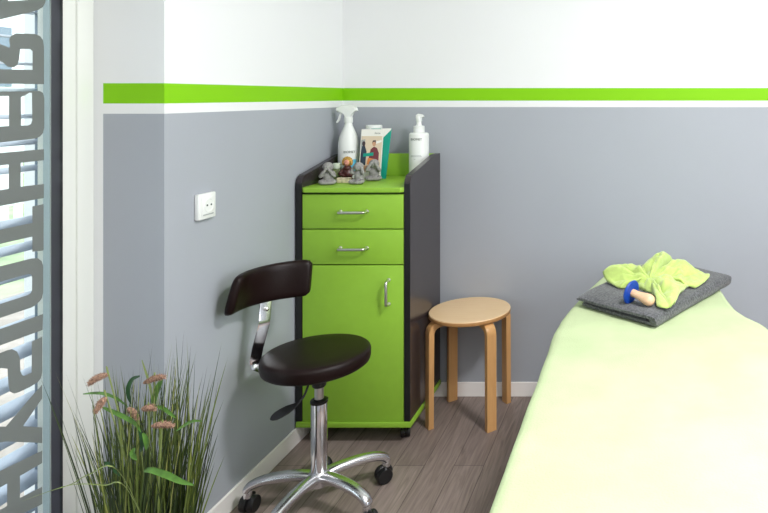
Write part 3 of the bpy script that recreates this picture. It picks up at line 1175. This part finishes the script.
# pump bottle
pdp = 2.88
pp_ = Vector(((419 - CX) / F * pdp, pdp, ZTOP))
pb = thing('pump_bottle', 'white pump bottle at the right end of the cabinet top', 'bottle', pp_)
part('body', lambda b: lathe(b, [(.038, .0004), (.0415, .003), (.042, .010), (.042, .188), (.0405, .194), (.036, .1975), (.02, .199)], 48, pp_), M['plastic'], pb)
part('collar', lambda b: lathe(b, [(.023, .198), (.0235, .200), (.0235, .2255), (.021, .2275), (.013, .229), (.011, .235), (.010, .252)], 36, pp_), M['plastic'], pb)
def pumph(b):
    lathe(b, [(.0105, .246), (.0125, .25), (.0125, .268), (.010, .272)], 24, pp_)
    prism(b, [pp_ + Vector((x, -.010, z)) for x, z in [(-.013, .262), (-.012, .276), (-.004, .281), (.012, .279), (.021, .273), (.022, .267), (.014, .266), (.011, .260)]], (0, .020, 0), .004)
part('pump_head', pumph, M['plastic'], pb)
text_obj('lettering', 'BIOMET', .0140, pp_ + Vector((.003, -.0428, .170)), (PI / 2, 0, 0), M['dot'], pb)
for k, (w_, zz) in enumerate(((30, .098), (34, .0935), (14, .083))):
    part('label_print', label_patch(pp_, .042, A0(-90 - w_), A0(-90 + w_ * (1 if k < 2 else -.1)), zz, zz + .002), M['p_grey'], pb)

# white tub with a lid behind the leaflets
tdp = 2.886
tp = Vector(((374 - CX) / F * tdp, tdp, ZTOP))
tub = thing('white_canister', 'white round canister standing behind the leaflets', 'canister', tp)
part('body', lambda b: lathe(b, [(.035, .0004), (.037, .004), (.037, .175), (.036, .192), (.033, .207)], 44, tp), M['plastic'], tub)
part('lid', lambda b: lathe(b, [(.033, .206), (.0345, .208), (.0345, .228), (.032, .231), (0, .2315)], 44, tp), M['plastic'], tub)


# leaflets leaning against the canister: front one with a printed cover
def leaflet(name, label, x0, x1, ztop, ybot, ytop, material, skew=0.0, thick=.0025):
    t = thing(name, label, 'leaflet', ((x0 + x1) / 2, ybot, ZTOP))
    up = Vector((skew, ytop - ybot, ztop - ZTOP))
    def f(b):
        prism(b, [(x0, ybot, ZTOP + .0005), (x1, ybot + .012, ZTOP + .0005), (x1 + up.x, ybot + .012 + up.y, ZTOP + up.z), (x0 + up.x, ybot + up.y, ZTOP + up.z)], (0, thick, 0))
    t_ = part('cover', f, material, t, smooth=False)
    def P(u, v, e=.0004):
        return Vector((x0 + (x1 - x0) * u + up.x * v, ybot + .012 * u + up.y * v - e, ZTOP + .0005 + up.z * v))
    return t, P
dl = 2.795
fx0, fx1 = (358.0 - CX) / F * dl, (381.0 - CX) / F * (dl + .02)
lf, P = leaflet('leaflet', 'front leaflet with a printed photo of two people, behind the figurines', fx0, fx1, 1.232, dl, dl + .022, M['paper'], .006)
tx0, tx1 = (363 - CX) / F * 2.79, (383.5 - CX) / F * 2.80
lt, P2 = leaflet('leaflet', 'teal edged leaflet tucked behind the photo leaflet', tx0, tx1, 1.234, 2.813, 2.832, M['teal'], .018)
part('print_edge', lambda b: [b.faces.new([b.verts.new(P2(u, v, .0005)) for u, v in q]) for q in [[(.5, .75), (.985, .97), (1.0, 1), (.5, 1)]]], M['paper'], lt, smooth=False)


def patch(uvs, material, e=.0006, seg=None, par=lf):
    def f(b):
        b.faces.new([b.verts.new(P(u, v, e)) for u, v in uvs])
    return part('cover_print', f, material, par, smooth=False)


def ell(cu, cv, ru, rv, n=14):
    return [(cu + ru * math.cos(2 * PI * k / n), cv + rv * math.sin(2 * PI * k / n)) for k in range(n)]
patch([(.03, .15), (.97, .15), (.97, .86), (.03, .86)], M['p_tan'], .0005)
patch([(.03, .55), (.20, .55), (.20, .8), (.03, .78)], M['p_grey'], .0007)
patch([(.55, .68), (.95, .74), (.95, .78), (.55, .74)], M['paper'], .0007)
patch([(.05, .30), (.28, .28), (.30, .55), (.20, .68), (.08, .66), (.04, .5)], M['p_navy'], .0008)
patch(ell(.15, .71, .075, .05), M['p_dark'], .0009)
patch([(.42, .30), (.86, .28), (.86, .52), (.76, .62), (.62, .65), (.48, .6), (.42, .48)], M['p_maroon'], .0008)
patch(ell(.62, .71, .085, .055), M['p_skin'], .0010)
patch([(.53, .71), (.55, .77), (.68, .78), (.71, .72), (.66, .745), (.58, .745)], M['p_dark'], .0012)
patch([(.34, .30), (.70, .27), (.74, .40), (.38, .43)], M['p_orange'], .0011)
patch([(.16, .45), (.62, .47), (.62, .535), (.16, .515)], M['teal'], .0013)
patch([(.12, .18), (.5, .16), (.5, .27), (.12, .28)], M['p_skin'], .0008)
text_obj('lettering', 'ifaron', .0105, P(.74, .915, .0008), (PI / 2 - .16, 0, .12), M['dot'], lf)

# ---------------------------------------------------------------- plant
random.seed(11)
PX, PY = -1.205, 1.60
pl = thing('potted_grass', 'tall ornamental grass with pink-brown flower spikes by the window', 'potted plant', (PX, PY, 0))
part('pot', lambda b: lathe(b, [(.07, 0), (.075, .004), (.098, .165), (.102, .17), (.102, .185), (.094, .186), (.090, .165), (0, .160)], 40, (PX, PY, 0)), M['pot'], pl)
part('soil', lambda b: lathe(b, [(.0895, .162), (.0885, .170), (.05, .174), (0, .175)], 32, (PX, PY, 0)), M['soil'], pl)


def safe(p):
    # keep leaves in front of the wall, the reveal and the window
    if p.y > YR - .015 and p.x < XL + .01:
        p.y = YR - .015
    p.x = max(p.x, -1.545)
    if p.y > YR - .02 or True:
        if p.y > YR and p.x < XL + .012:
            p.x = XL + .012
    return p


def ribbon(b, pts, width, nrm, tone=None, layer=None, taper=True, fold=.25):
    pts = [Vector(p) for p in pts]
    n = len(pts)
    prev = None
    for i, p in enumerate(pts):
        t = (pts[min(i + 1, n - 1)] - pts[max(i - 1, 0)]).normalized()
        s = t.cross(nrm).normalized()
        k = i / (n - 1)
        wv = width * ((1 - k) ** .6 if taper is True else max(.04, math.sin(PI * min(1, k * .92 + .06)) ** .7))
        up = s.cross(t) * wv * fold
        row = [b.verts.new(p - s * wv / 2 + up), b.verts.new(p), b.verts.new(p + s * wv / 2 + up)]
        if prev:
            for a in (0, 1):
                f = b.faces.new((prev[a], prev[a + 1], row[a + 1], row[a]))
                if layer is not None:
                    f[layer] = tone
        prev = row


bm = bmesh.new()
lay = bm.faces.layers.float.new('tone')
for i in range(400):
    a = random.uniform(0, 2 * PI)
    rr = .086 * math.sqrt(random.random())
    base = Vector((PX + rr * math.cos(a), PY + rr * math.sin(a), .165))
    u = random.gauss(.02, .11)
    if random.random() < .03: u -= .3
    u = max(-.42, min(.42, u))
    L = .26 + .31 * random.random() ** .8 * (1 - .12 * abs(u))
    if random.random() < .12:
        L += .06
    u = max(u, -.26)
    # lean: sideways fan mostly
    dx = u * .34 + rr * math.cos(a) * 1.0
    dy = random.gauss(0, .10)
    bend = random.uniform(0, .09) * (1 if u > 0 else -1)
    pts = []
    for k in range(9):
        t = k / 8
        p = base + Vector((dx * L * (t * .8 + .35 * t * t) + bend * L * t * t, dy * L * t, L * t * (1 - .06 * abs(u) * t)))
        pts.append(safe(p))
    ribbon(bm, pts, random.uniform(.0032, .0068), Vector((random.uniform(-.6, .6), -1, .1)).normalized(), min(1, max(0, random.betavariate(2, 2.6))), lay)
me = bpy.data.meshes.new('grass_blades')
bm.to_mesh(me); bm.free()
gr = bpy.data.objects.new('grass_blades', me); C.objects.link(gr)
me.materials.append(M['blade'])
gr.parent = pl; gr.matrix_parent_inverse = world_of(pl).inverted()
gr['kind'] = 'stuff'
DP = 1.56
# flower spikes: (x0,y0) -> (x1,y1) pixels of the spike, depth
for (xa, ya, xb, yb_, dd) in ((89, 384, 108, 374, 1.52), (96, 412, 106, 397, 1.50), (128, 408, 138, 420, 1.54), (144, 383, 165, 377, 1.56), (142, 409, 155, 409, 1.52), (152, 426, 173, 426, 1.50)):
    p0, p1 = at(xa, ya, dd), at(xb, yb_, dd)
    def spk(b):
        mid = (p0 + p1) / 2 + Vector((0, 0, .004))
        pts = smooth_path([p0, mid, p1], 7)
        n = len(pts)
        tube(b, pts, [.0015 + .0052 * math.sin(PI * min(1, .06 + .9 * i / (n - 1))) ** .7 for i in range(n)], 10)
        rnd = random.Random(int(xa))
        dirv = (p1 - p0).normalized()
        for q in range(260):
            t = rnd.random()
            p = p0.lerp(p1, t) + Vector((0, 0, .004 * math.sin(PI * t)))
            r = .0055 * math.sin(PI * min(1, .06 + .9 * t)) ** .7
            d = Vector((rnd.gauss(0, 1), rnd.gauss(0, 1), rnd.gauss(0, 1)))
            d = (d - dirv * d.dot(dirv)).normalized()
            tip = p + d * (r + .005) + dirv * .004 * (-1 if xa < 120 else 1)
            s = d.cross(dirv) * .0011
            b.faces.new([b.verts.new(p + d * r * .7 - s), b.verts.new(p + d * r * .7 + s), b.verts.new(tip)])
    part('flower_spike', spk, M['spike'], pl, label='pink-brown flower spike')
    tip = p1 if xa < 120 else p0.lerp(p1, .5)
    if 120 < xa < 140:
        tip = p1
    def stm(b):
        root = Vector((PX + (tip.x - PX) * .15, PY, .17))
        mid = Vector((PX + (tip.x - PX) * .55, (PY + tip.y) / 2, .17 + (tip.z - .17) * .6))
        tube(b, smooth_path([root, mid, tip + Vector((0, 0, .004)), tip], 6), [.0016] * 19, 6)
    part('flower_stem', stm, M['stem'], pl)
# broad leaves traced as curved ribbons
LV = [([(144, 471), (152, 470), (168, 475), (181, 481), (194, 485)], 1.44, .014, 'leaf'),
      ([(83, 394), (95, 393), (106, 394), (118, 399), (128, 407)], 1.54, .007, 'leaf'),
      ([(102, 407), (112, 411), (125, 417), (136, 424), (141, 432)], 1.52, .010, 'leaf'),
      ([(140, 376), (133, 379), (129, 387), (129, 396), (131, 404)], 1.55, .011, 'leafdk'),
      ([(155, 406), (163, 408), (170, 413), (176, 418)], 1.55, .009, 'leaf'),
      ([(176, 431), (185, 425), (193, 421), (203, 421)], 1.55, .007, 'leaf'),
      ([(135, 448), (133, 452), (134, 456), (137, 460)], 1.47, .012, 'leaf'),
      ([(143, 433), (146, 438), (147, 444), (146, 450)], 1.5, .012, 'leaf'),
      ([(153, 412), (155, 398), (160, 384), (163, 378)], 1.58, .014, 'leaf'),
      ([(139, 428), (143, 440), (141, 452)], 1.53, .012, 'leafdk'),
      ([(104, 462), (112, 466), (120, 476)], 1.5, .010, 'leafdk'),
      ([(142, 360), (150, 385), (152, 402)], 1.62, .006, 'stem')]
for pts, dd, wd, mt in LV:
    def lv(b):
        P3 = smooth_path([at(x, y, dd) for x, y in pts], 6)
        ribbon(b, P3, wd, Vector((.1, -1, .35)).normalized(), taper=False, fold=.18)
    part('leaf', lv, M[mt], pl, label='broad leaf among the thin blades')
# long loose blade reaching across the window
for pts, dd in (([(118, 470), (90, 474), (72, 484), (50, 491), (20, 502)], 1.40), ([(125, 486), (105, 485), (80, 484), (60, 487)], 1.42)):
    def lb(b):
        ribbon(b, smooth_path([Vector((PX, PY, .3))] + [at(x, y, dd) for x, y in pts], 6), .0035, Vector((0, -1, .6)).normalized())
    part('leaf', lb, M['stem'], pl)

# ---------------------------------------------------------------- lights
lp = thing('ceiling_lamp', 'square white ceiling lamp above the massage table', 'lamp', (.72, 1.15, ZC))
part('housing', lambda b: box(b, (.42, .85, ZC - .05), (1.02, 1.45, ZC), .01), M['lampw'], lp)


def area(name, loc, rot, sx, sy, power, col):
    l = bpy.data.lights.new(name, 'AREA')
    l.shape = 'RECTANGLE'; l.size = sx; l.size_y = sy
    l.energy = power; l.color = col
    o = bpy.data.objects.new(name, l)
    C.objects.link(o)
    o.location = loc; o.rotation_euler = rot
    return o
area('lamp_light', (.72, 1.15, ZC - .06), (0, 0, 0), .4, .4, 64, (1, .985, .975))
area('right_fill_light', (XR + .02, .35, 1.6), (0, PI / 2, 0), 1.35, 1.85, 38, (.96, .98, 1))  # added soft fill from the right, brightens the left wall
area('rear_area_light', (.6, -.9, ZC - .03), (0, 0, 0), 1.2, .6, 20, (1, .98, .96))  # unseen area light below the ceiling behind the camera, no lamp body

world = bpy.data.worlds.new('World')
bpy.context.scene.world = world
world.use_nodes = True
bg = world.node_tree.nodes['Background']
bg.inputs[0].default_value = (.86, .94, 1.0, 1)
bg.inputs[1].default_value = 3.6

# ---------------------------------------------------------------- camera
cam = bpy.data.cameras.new('camera')
co = bpy.data.objects.new('camera', cam)
C.objects.link(co)
co.location = (0, 0, H)
co.rotation_euler = (PI / 2, 0, 0)
cam.sensor_fit = 'HORIZONTAL'
cam.sensor_width = 36
cam.lens = 36 * F / 768
cam.shift_x = -(CX - 384) / 768
cam.shift_y = -(256.5 - CY) / 768
cam.clip_start = .05
bpy.context.scene.camera = co

vs = bpy.context.scene.view_settings
vs.view_transform = 'Standard'
vs.look = 'None'
vs.gamma = 1
vs.use_curve_mapping = False
vs.exposure = 0.04
